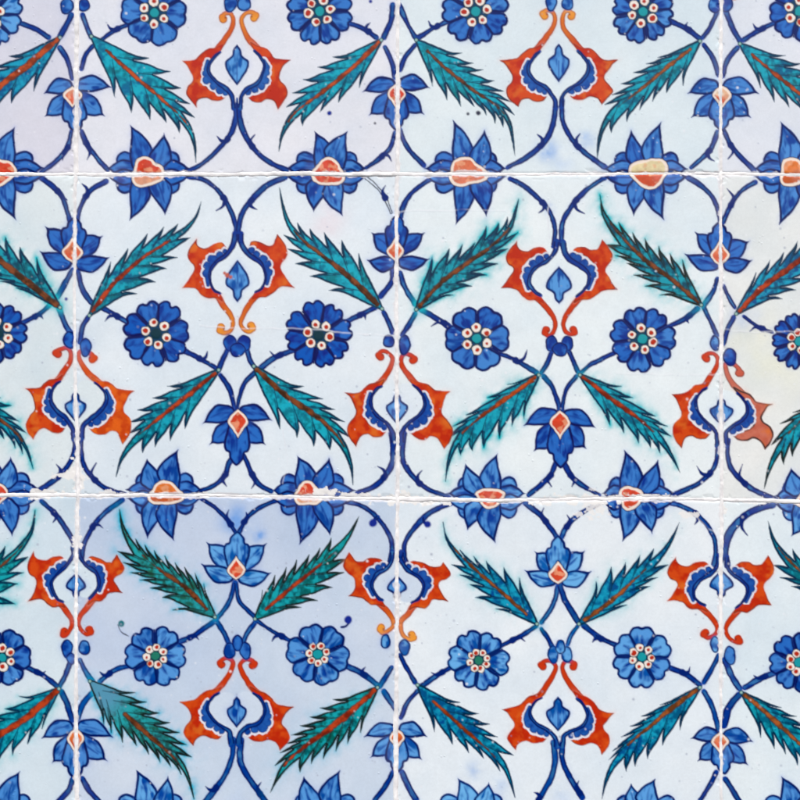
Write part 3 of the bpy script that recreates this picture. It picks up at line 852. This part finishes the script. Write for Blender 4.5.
for ch in ORDER:
    for i, (k, pos, P, op, c) in enumerate(ITEMS):
        if k != ch: continue
        seed = (int(c[0] * 3) ^ int(c[1] * 5)) % 97 if True else i
        sh = float(op.get('sh', .12))
        if k == 'S':
            pid = newpart('stem'); stem(P, pos[0] if pos else 5.4, sh, pid, (float(op.get('t0', 1)), float(op.get('t1', 1))), seed)
            it_last = pid
        elif k == 'H':
            # thorns join the nearest stem's id
            a = np.array(P[0]) ; sl = window([a], 4); v = PID[sl]; u = v[v >= 0]; pid = int(np.bincount(u).argmax()) if u.size else newpart('stem')
            thorn(P, sh, pid, seed)
        elif k == 'L':
            j = P.index(None); kw = {}
            if 'h' in op: kw['halo_'] = COLS[op['h'][0]]; kw['hv'] = float(op['h'][1:])
            if 'rw' in op: kw['ribw'] = float(op['rw'])
            if 'r0' in op: kw['r0'] = float(op['r0'])
            if 'r1' in op: kw['r1'] = float(op['r1'])
            if 'ed' in op: kw['edge'] = (22, 34, 34)
            if 'c2' in op: kw['c2'] = (float(op['c2']), (84, 148, 176))
            leaf(P[0], P[1:j], P[j + 1:], 0, COLS[op.get('c', 't')], seed, COLS[op.get('r', 'w')], **kw)
        elif k == 'R':
            r, n, rot, shade = pos[:4]; fr, fk, frad, cr = (pos[4:8] if len(pos) >= 8 else (11.2, 6, 4.3, 5))
            cc = dict(t=(24, 150, 160), d=(10, 52, 66), g=(36, 120, 100))[op.get('cc', 't')]
            rosette(P[0][0], P[0][1], r, int(n), rot, shade, fr, int(fk), frad, cr, cc, seed)
        elif k == 'M':
            cols = dict(p=((214, 120, 84), (214, 92, 60)), w=((226, 200, 170), (200, 90, 60)), o=((220, 110, 50), (190, 80, 40))).get(op.get('cc'), RED2)
            small_lotus(*P[:7], pos[0], pos[1], sh, seed, cols)
        elif k == 'B':
            cols = dict(p=((206, 62, 36), (214, 150, 120)), q=((214, 112, 76), (212, 112, 80)), w=((222, 206, 160), (200, 76, 44)), o=((222, 120, 54), (186, 84, 34))).get(op.get('cc'), RED2)
            big_lotus(*P[:7], pos[0], pos[1], sh, seed, cols)
        elif k == 'O':
            kw = {}
            if 'pink' in op: kw['colR'] = ((188, 92, 72), (200, 112, 90), (60, 40, 40), 1.5)
            if 'or' in op: kw['colR'] = ((196, 64, 14), (222, 96, 24), (150, 60, 28), .6)
            if 'nk' in op: kw['neckcol'] = (232, 150, 50) if op['nk'] == 'y' else (204, 52, 22)
            (dx, y0), (_, y1) = P[8], P[9]
            ornament(*P[:8], (dx, y0, y1, pos[0]), seed, sh, **kw)
        elif k == 'D' or k == 'E':
            col = dict(b=(18, 40, 140), g=(20, 110, 120), l=(90, 150, 225), k=(50, 50, 70), r=(190, 90, 70)).get(op.get('c', 'b'))
            pid = newpart('blue_bud' if pos[0] > 4 else 'painted_dot')
            if pos[0] > 4:
                a = [(P[0][0] + math.cos(q) * pos[0] * (1 + .08 * math.sin(q * 3 + seed)), P[0][1] + math.sin(q) * pos[1 if len(pos) > 1 else 0] * (1 + .08 * math.cos(q * 2 + seed))) for q in np.linspace(0, 2 * math.pi, 15)[:-1]]
                blue_shape(crom(a, 3, True), sh, pid, 1.3, None, seed)
            else:
                sl = window(P, 6); X, Y = GX[sl], GY[sl]
                if X.size:
                    d = np.hypot(X - P[0][0], Y - P[0][1]) - pos[0] + (fbm(X, Y, 4, seed) - .5); put(sl, cov(d / 1.5), lin(col), pid)
        elif k == 'W':      # thin stains where pigment ran in the firing
            sl = window(P, pos[0] * 1.6); X, Y = GX[sl], GY[sl]
            if X.size:
                d = np.hypot((X - P[0][0]), (Y - P[0][1]) * float(op.get('ar', 1))) / pos[0]
                col = dict(b=(120, 165, 225), g=(90, 190, 190), y=(232, 232, 205), p=(232, 214, 220), w=(240, 240, 244), l=(176, 200, 232)).get(op.get('c', 'b'))
                put(sl, np.exp(-d * d * 2) * pos[1] * (fbm(X, Y, pos[0] * .7, seed, 3) * 2 - .2).clip(0, 1.3), lin(col))
        elif k == 'K':      # hairline crack in the glaze, its thin shadow painted as a grey line
            C = crom(P, 8); C = [q + np.array([0, (float(vnoise(q[0] * .15, q[1] * .15, 61)) - .5) * 2.5]) for q in C]
            sl = window(C, 5); X, Y = GX[sl], GY[sl]
            if X.size:
                d, t = sd_line(C, [.3] * len(C), X, Y); q = np.clip(fbm(X, Y, 9, seed, 2) * 1.9 - .3, 0, 1) * (pos[0] if pos else 1)
                put(sl, cov((d - .5) / 1.2) * q * .8, lin((238, 240, 244)))
                dn, _ = sd_line([c_ + np.array([.3, 1.2]) for c_ in C], [.2] * len(C), X, Y); put(sl, cov((dn - .2) / 1.2) * q * .3, lin((120, 128, 150)))
        elif k == 'X':      # mortar smeared over the glaze
            sl = window(P, max(pos[0], pos[1]) * 2.2); X, Y = GX[sl], GY[sl]
            if X.size:
                d = np.hypot((X - P[0][0]) / pos[0], (Y - P[0][1]) / pos[1])
                m = sstep(.62, .70, fbm(X, Y, 5, seed, 3) * .75 + .5 * np.exp(-d * d * 1.6)) * sstep(1.6, .9, d)
                put(sl, m * ((pos[2] if len(pos) > 2 else .85) * .3 + .7), lin((238, 236, 232)))
# tiny pits, kiln specks and scuffs, plus gloss sparkle painted as white dots
rs = np.random.RandomState(11)
for i in range(1100):
    x, y = rs.uniform(0, 800), rs.uniform(0, 800); r = rs.choice([.5, .7, .9, 1.3], p=[.4, .3, .2, .1]); w = rs.rand() < .55
    sl = window([(x, y)], 4); X, Y = GX[sl], GY[sl]; d = np.hypot(X - x, (Y - y)) - r
    put(sl, cov(d / 1.3) * rs.uniform(.25, .7), lin((236, 238, 242)) if w else lin((150, 158, 178)))
# worn glaze along the tile edges
dV = np.min([np.abs(GX - vs[k][:, None]) for k in range(3)], axis=0); dH = np.min([np.abs(GY - hs[k][None, :]) for k in range(2)], axis=0)
DE = np.minimum(dV, dH)
ne = fbm(GX, GY, 6, 50, 3); nl = fbm(GX, GY, 60, 52, 2)
put((slice(None), slice(None)), sstep(.0, 1.2, (1.4 + 4.2 * (nl - .25) + (ne - .5) * 5) - DE) * .75, lin((226, 224, 226)))
# pale mortar haze
put((slice(None), slice(None)), np.exp(-DE / 7) * .12 * sstep(.4, .7, fbm(GX, GY, 22, 60, 3)), lin((238, 236, 236)))

# ------------------------------------------------------------------ relief of the glaze
chip = sstep(.62, .78, fbm(GX, GY, 7, 70, 2)) * sstep(7, 2, DE)
HZ = (fbm(GX, GY, 110, 80, 2) - .5) * 1.0 + (fbm(GX, GY, 26, 82, 2) - .5) * .25 + REL * .5
e = np.clip(1 - (DE - .8) / 3.0, 0, 1); HZ = HZ - .9 * (1 - np.sqrt(np.clip(1 - e * e, 0, 1))) - chip * .55
for (r, c) in TINT:
    k = (ROWI == r) & (COLI == c); a, b, q = rs.uniform(-.0022, .0022), rs.uniform(-.0022, .0022), rs.uniform(-.25, .25)
    HZ[k] += (a * (GX - 76 - 322 * (c - .5)) + b * (GY - 335 * 1. - 322 * (r - 1)))[k] + q
PX = (GX - 400) * S; PZ = (400 - GY) * S; PY = -HZ * S
dzx = np.gradient(HZ, axis=1) / np.gradient(XS)[None, :]; dzy = np.gradient(HZ, axis=0) / np.gradient(YS)[:, None]
NRM = np.stack([-dzx, -np.ones_like(dzx), dzy], -1); NRM /= np.linalg.norm(NRM, axis=-1, keepdims=True)
COOR = np.stack([PX, PY, PZ], -1).reshape(-1, 3); NRM = NRM.reshape(-1, 3); COL4 = np.concatenate([CAN.reshape(-1, 3), np.ones((NX * NY, 1))], 1).clip(0, .92)
COL4[:, 3] = 1

# ------------------------------------------------------------------ materials
def nodes(name):
    m = bpy.data.materials.new(name); m.use_nodes = True; nt = m.node_tree; nt.nodes.clear(); N = nt.nodes.new; L = nt.links.new
    o = N('ShaderNodeOutputMaterial'); b = N('ShaderNodeBsdfPrincipled'); L(b.outputs[0], o.inputs[0]); return m, nt, N, L, b
def glaze():
    m, nt, N, L, b = nodes('painted_glaze')
    at = N('ShaderNodeAttribute'); at.attribute_name = 'pigment'
    geo = N('ShaderNodeNewGeometry')
    def noise(sc, det=4, rough=.6):
        n = N('ShaderNodeTexNoise'); n.inputs['Scale'].default_value = sc; n.inputs['Detail'].default_value = det; n.inputs['Roughness'].default_value = rough
        L(geo.outputs['Position'], n.inputs['Vector']); return n
    n1 = noise(420, 3, .7)
    mr = N('ShaderNodeMapRange'); mr.inputs[1].default_value = .3; mr.inputs[2].default_value = .7; mr.inputs[3].default_value = .965; mr.inputs[4].default_value = 1.035; L(n1.outputs[0], mr.inputs[0])
    mul = N('ShaderNodeVectorMath'); mul.operation = 'SCALE'; L(at.outputs['Color'], mul.inputs[0]); L(mr.outputs[0], mul.inputs['Scale'])
    L(mul.outputs[0], b.inputs['Base Color'])
    n2 = noise(60, 4, .6); r = N('ShaderNodeMapRange'); r.inputs[3].default_value = .05; r.inputs[4].default_value = .22; L(n2.outputs[0], r.inputs[0]); L(r.outputs[0], b.inputs['Roughness'])
    b.inputs['IOR'].default_value = 1.4; b.inputs['Specular IOR Level'].default_value = .30
    n3 = noise(150, 3, .5); bp = N('ShaderNodeBump'); bp.inputs['Strength'].default_value = .12; bp.inputs['Distance'].default_value = .0006; L(n3.outputs[0], bp.inputs['Height'])
    v = N('ShaderNodeTexVoronoi'); v.inputs['Scale'].default_value = 150; v.inputs['Randomness'].default_value = 1; L(geo.outputs['Position'], v.inputs['Vector'])
    vm = N('ShaderNodeMapRange'); vm.interpolation_type = 'SMOOTHSTEP'; vm.inputs[1].default_value = .05; vm.inputs[2].default_value = .16; vm.inputs[3].default_value = 1; vm.inputs[4].default_value = 0; L(v.outputs['Distance'], vm.inputs[0])
    n4 = noise(35, 2, .5); th = N('ShaderNodeMapRange'); th.inputs[1].default_value = .52; th.inputs[2].default_value = .60; L(n4.outputs[0], th.inputs[0])
    mm = N('ShaderNodeMath'); mm.operation = 'MULTIPLY'; L(vm.outputs[0], mm.inputs[0]); L(th.outputs[0], mm.inputs[1])
    bp2 = N('ShaderNodeBump'); bp2.inputs['Strength'].default_value = .38; bp2.inputs['Distance'].default_value = .0004; L(mm.outputs[0], bp2.inputs['Height']); L(bp.outputs[0], bp2.inputs['Normal']); L(bp2.outputs[0], b.inputs['Normal'])
    return m
def plain(name, c1, c2, sc, rough, bump):
    m, nt, N, L, b = nodes(name); geo = N('ShaderNodeNewGeometry')
    n = N('ShaderNodeTexNoise'); n.inputs['Scale'].default_value = sc; n.inputs['Detail'].default_value = 6; L(geo.outputs['Position'], n.inputs['Vector'])
    cr = N('ShaderNodeValToRGB'); cr.color_ramp.elements[0].position = .3; cr.color_ramp.elements[1].position = .65
    cr.color_ramp.elements[0].color = (*c1, 1); cr.color_ramp.elements[1].color = (*c2, 1); L(n.outputs[0], cr.inputs[0]); L(cr.outputs[0], b.inputs['Base Color'])
    b.inputs['Roughness'].default_value = rough
    bp = N('ShaderNodeBump'); bp.inputs['Strength'].default_value = bump; bp.inputs['Distance'].default_value = .0008; L(n.outputs[0], bp.inputs['Height']); L(bp.outputs[0], b.inputs['Normal']); return m
GLAZE = glaze(); BISC = plain('fired_clay', (.45, .36, .28), (.6, .52, .42), 200, .9, .4); GROUT = plain('white_mortar', lin((214, 212, 212)), lin((248, 246, 244)), 110, .8, .5)
WALLM = plain('wall_plaster', (.4, .38, .36), (.55, .52, .5), 60, .95, .5)

# ------------------------------------------------------------------ objects
scn = bpy.context.scene; COLL = scn.collection
def mesh_from_cells(name, cj, ci, origin, mat, parent=None, box=None):
    a = cj * NX + ci; q = np.stack([a, a + NX, a + NX + 1, a + 1], 1)
    u, inv = np.unique(q, return_inverse=True); inv = inv.reshape(-1).astype(np.int32)
    co = (COOR[u] - origin).astype(np.float32); nr = NRM[u]; col = COL4[u].astype(np.float32); nf = len(a)
    starts = np.arange(nf, dtype=np.int32) * 4
    mi = np.zeros(nf, np.int32)
    if box is not None:
        bv, bf = box; nb = len(u); co = np.vstack([co, np.array(bv, np.float32) - origin.astype(np.float32)]); nr = np.vstack([nr, np.zeros((len(bv), 3))]); col = np.vstack([col, np.ones((len(bv), 4), np.float32)])
        inv = np.concatenate([inv, (np.array(bf) + nb).reshape(-1).astype(np.int32)]); nf2 = nf + len(bf); starts = np.arange(nf2, dtype=np.int32) * 4; mi = np.concatenate([mi, np.ones(len(bf), np.int32)]); 
    me = bpy.data.meshes.new(name); me.vertices.add(len(co)); me.vertices.foreach_set('co', co.reshape(-1)); me.loops.add(len(inv)); me.loops.foreach_set('vertex_index', inv)
    me.polygons.add(len(starts)); me.polygons.foreach_set('loop_start', starts)
    me.materials.append(GLAZE)
    if box is not None: me.materials.append(BISC)
    me.polygons.foreach_set('material_index', mi)
    me.update(calc_edges=True); me.polygons.foreach_set('use_smooth', np.ones(len(starts), bool))
    at = me.color_attributes.new('pigment', 'FLOAT_COLOR', 'POINT'); at.data.foreach_set('color', col.reshape(-1))
    me.normals_split_custom_set_from_vertices(nr.tolist())
    o = bpy.data.objects.new(name, me); COLL.objects.link(o)
    if parent is not None: o.parent = parent
    return o
LABELS = {
 (0, 0): 'pinkish white tile cut by the top left corner, with a dark blue-green leaf',
 (0, 1): 'tile with bright turquoise leaves and yellow-necked red ornament, beside the pinkish corner tile',
 (0, 2): 'top row tile with pale blue smudges on the glaze below its red ornament',
 (0, 3): 'narrow cropped tile in the top right corner, white with turquoise leaf and blue flowers',
 (1, 0): 'cropped left edge tile of the middle row, its dark leaf ringed in green bleed',
 (1, 1): 'whole tile with the two darkest cobalt rosettes, a hairline crack through the right one',
 (1, 2): 'whole painted tile in the middle row with leaves bleeding turquoise and medium blue rosettes',
 (1, 3): 'right edge tile with faded pinkish ornament outlined in black and yellowish stains',
 (2, 0): 'cropped bottom left corner tile, below the one with the green bleeding leaf',
 (2, 1): 'bluish grey toned painted tile in the bottom row with fine-toothed dark green leaves',
 (2, 2): 'bright white painted tile in the bottom row with pale blue rosettes and blue-toned leaves',
 (2, 3): 'cropped bottom right corner tile, below the tile with the faded pinkish ornament'}
cj, ci = np.meshgrid(np.arange(NY - 1), np.arange(NX - 1), indexing='ij'); cj = cj.reshape(-1); ci = ci.reshape(-1)
xc = (XS[:-1] + XS[1:]) / 2; yc = (YS[:-1] + YS[1:]) / 2
vc = np.stack([vseam(k, yc) for k in range(3)]); hc = np.stack([hseam(k, xc) for k in range(2)])
cc_ = sum((xc[None, :] > vc[k][:, None]).astype(int) for k in range(3)).reshape(-1); rr_ = sum((yc[:, None] > hc[k][None, :]).astype(int) for k in range(2)).reshape(-1)
de_ = np.minimum(np.min([np.abs(xc[None, :] - vc[k][:, None]) for k in range(3)], axis=0), np.min([np.abs(yc[:, None] - hc[k][None, :]) for k in range(2)], axis=0)).reshape(-1)
pc_ = PID[:-1, :-1].reshape(-1)
keep = de_ > .5
xe = [X0, 76, 397, 721, X1]; ye = [Y0, 174.3, 498, Y1]
nobj = 0
for r in range(3):
    for c in range(4):
        sel = keep & (rr_ == r) & (cc_ == c); j, i, p = cj[sel], ci[sel], pc_[sel].copy()
        u, cnt = np.unique(p, return_counts=True)
        for a, n in zip(u, cnt):
            if a >= 0 and n < 9: p[p == a] = PARTS[a][1] if PARTS[a][1] in u else -1
        mx, my = (xe[c] + xe[c + 1]) / 2, (ye[r] + ye[r + 1]) / 2
        org3 = np.array([(mx - 400) * S, 0, (400 - my) * S])
        ax0, ax1, az0, az1 = (xe[c] + 3 - 400) * S, (xe[c + 1] - 3 - 400) * S, (400 - ye[r + 1] + 3) * S, (400 - ye[r] - 3) * S
        y0, y1 = 2.6 * S, .012
        bv = [(ax0, y0, az0), (ax1, y0, az0), (ax1, y0, az1), (ax0, y0, az1), (ax0, y1, az0), (ax1, y1, az0), (ax1, y1, az1), (ax0, y1, az1)]
        bf = [(0, 1, 2, 3), (4, 7, 6, 5), (0, 4, 5, 1), (1, 5, 6, 2), (2, 6, 7, 3), (3, 7, 4, 0)]
        k = p == -1
        tile = mesh_from_cells('painted_tile', j[k], i[k], org3, GLAZE, None, (bv, bf)); tile.location = org3
        tile['label'] = LABELS[(r, c)]; tile['category'] = 'tile'; tile['group'] = 'painted flower tiles set in the wall'
        made = {-1: tile}
        for a in [int(q) for q in np.unique(p) if q >= 0]:
            name, par, lab = PARTS[a]
            if par >= 0 and par not in made:
                kk = p == par
                if kk.any(): made[par] = mesh_from_cells(PARTS[par][0], j[kk], i[kk], org3, GLAZE, tile)
                else:
                    sib = [q for q in np.unique(p) if q >= 0 and PARTS[q][1] == par]
                    kk = p == sib[0]; made[par] = mesh_from_cells(PARTS[par][0], j[kk], i[kk], org3, GLAZE, tile); made[int(sib[0])] = made[par]
            if a in made: continue
            kk = p == a; made[a] = mesh_from_cells(name, j[kk], i[kk], org3, GLAZE, made.get(par, tile) if par >= 0 else tile)
        nobj += len(made)
print('objects', nobj, 'parts', len(PARTS), 'verts', NX * NY)

# mortar in the joints: a rough raised ribbon along every seam
def ribbon_grid():
    vs_, fs_ = [], []
    def strip(fun, a, b, vertical, seed):
        t = np.arange(a, b, 1.0); o = np.linspace(-1, 1, 15); T, O = np.meshgrid(t, o, indexing='ij')
        wl = 2.6 + 2.4 * (fbm(t, t * 0, 33, seed, 3) - .4) + 1.0 * (fbm(t, t * 0 + 9, 5, seed + 1, 2) - .5); wr = 2.6 + 2.4 * (fbm(t, t * 0 + 40, 28, seed, 3) - .4) + 1.0 * (fbm(t, t * 0 + 70, 5, seed + 2, 2) - .5)
        wd = np.where(O < 0, wl[:, None], wr[:, None]) * (.92 if not vertical else 1.0)
        c = fun(t)[:, None] + O * wd
        hz = -.02 - 1.5 * np.abs(O) ** 3 + (fbm(T, c, 4.5, seed + 4, 3) - .5) * .8 + (fbm(T, c, 30, seed + 6, 2) - .5) * .8
        X = c if vertical else T; Y = T if vertical else c
        n0 = sum(len(q) for q in vs_)
        vs_.append(np.stack([(X - 400) * S, -hz * S, (400 - Y) * S], -1).reshape(-1, 3))
        m, n = T.shape; a_ = (np.arange(m - 1)[:, None] * n + np.arange(n - 1)[None]).reshape(-1) + n0
        fs_.append(np.stack([a_, a_ + 1, a_ + n + 1, a_ + n] if vertical else [a_, a_ + n, a_ + n + 1, a_ + 1], 1)[:, ::-1])
    for k in range(3): strip(lambda t, k=k: vseam(k, t), Y0, Y1, True, 200 + k * 11)
    for k in range(2): strip(lambda t, k=k: hseam(k, t), X0, X1, False, 300 + k * 13)
    me = bpy.data.meshes.new('mortar_joints'); me.from_pydata(np.vstack(vs_).tolist(), [], np.vstack(fs_).tolist()); me.materials.append(GROUT)
    me.polygons.foreach_set('use_smooth', np.ones(len(me.polygons), bool))
    o = bpy.data.objects.new('mortar_joints', me); COLL.objects.link(o); o['kind'] = 'structure'
ribbon_grid()
me = bpy.data.meshes.new('wall')
a0, a1, b0, b1 = (X0 - 10 - 400) * S, (X1 + 10 - 400) * S, (400 - Y1 - 10) * S, (400 - Y0 + 10) * S
me.from_pydata([(a0, .0125, b0), (a1, .0125, b0), (a1, .0125, b1), (a0, .0125, b1), (a0, .12, b0), (a1, .12, b0), (a1, .12, b1), (a0, .12, b1)], [], [(0, 1, 2, 3), (4, 7, 6, 5), (0, 4, 5, 1), (1, 5, 6, 2), (2, 6, 7, 3), (3, 7, 4, 0)])
me.materials.append(WALLM); w = bpy.data.objects.new('wall', me); COLL.objects.link(w); w['kind'] = 'structure'

# ------------------------------------------------------------------ daylight
SE, SA = math.radians(50), math.radians(-38)     # elevation; azimuth from straight in front, towards the left
w = bpy.data.worlds.new('World'); scn.world = w; w.use_nodes = True; nt = w.node_tree; bg = nt.nodes['Background']
sky = nt.nodes.new('ShaderNodeTexSky'); sky.sky_type = 'NISHITA'; sky.sun_disc = False; sky.sun_elevation = SE; sky.sun_rotation = math.pi - SA * -1; sky.dust_density = 3; sky.air_density = 1
nt.links.new(sky.outputs[0], bg.inputs[0]); bg.inputs[1].default_value = .13
sun = bpy.data.lights.new('sun', 'SUN'); sun.energy = 1.5; sun.angle = math.radians(12); sun.color = (1, .95, .88)
so = bpy.data.objects.new('sun', sun); COLL.objects.link(so)
from mathutils import Vector
dirv = Vector((math.sin(SA) * math.cos(SE), -math.cos(SA) * math.cos(SE), math.sin(SE)))   # towards the sun
so.rotation_euler = dirv.to_track_quat('Z', 'Y').to_euler(); so.location = dirv * 3
cam = bpy.data.cameras.new('camera'); co = bpy.data.objects.new('camera', cam); COLL.objects.link(co)
D = 1.3; co.location = (0, -D, 0); co.rotation_euler = (math.radians(90), 0, 0)
cam.sensor_width = 36; cam.lens = 36 * D / (800 * S); cam.clip_end = 50; cam.clip_start = .05
scn.camera = co
scn.view_settings.view_transform = 'Standard'; scn.view_settings.look = 'None'; scn.view_settings.exposure = 0.61
scn.view_settings.gamma = 1
scn.render.engine = 'CYCLES'
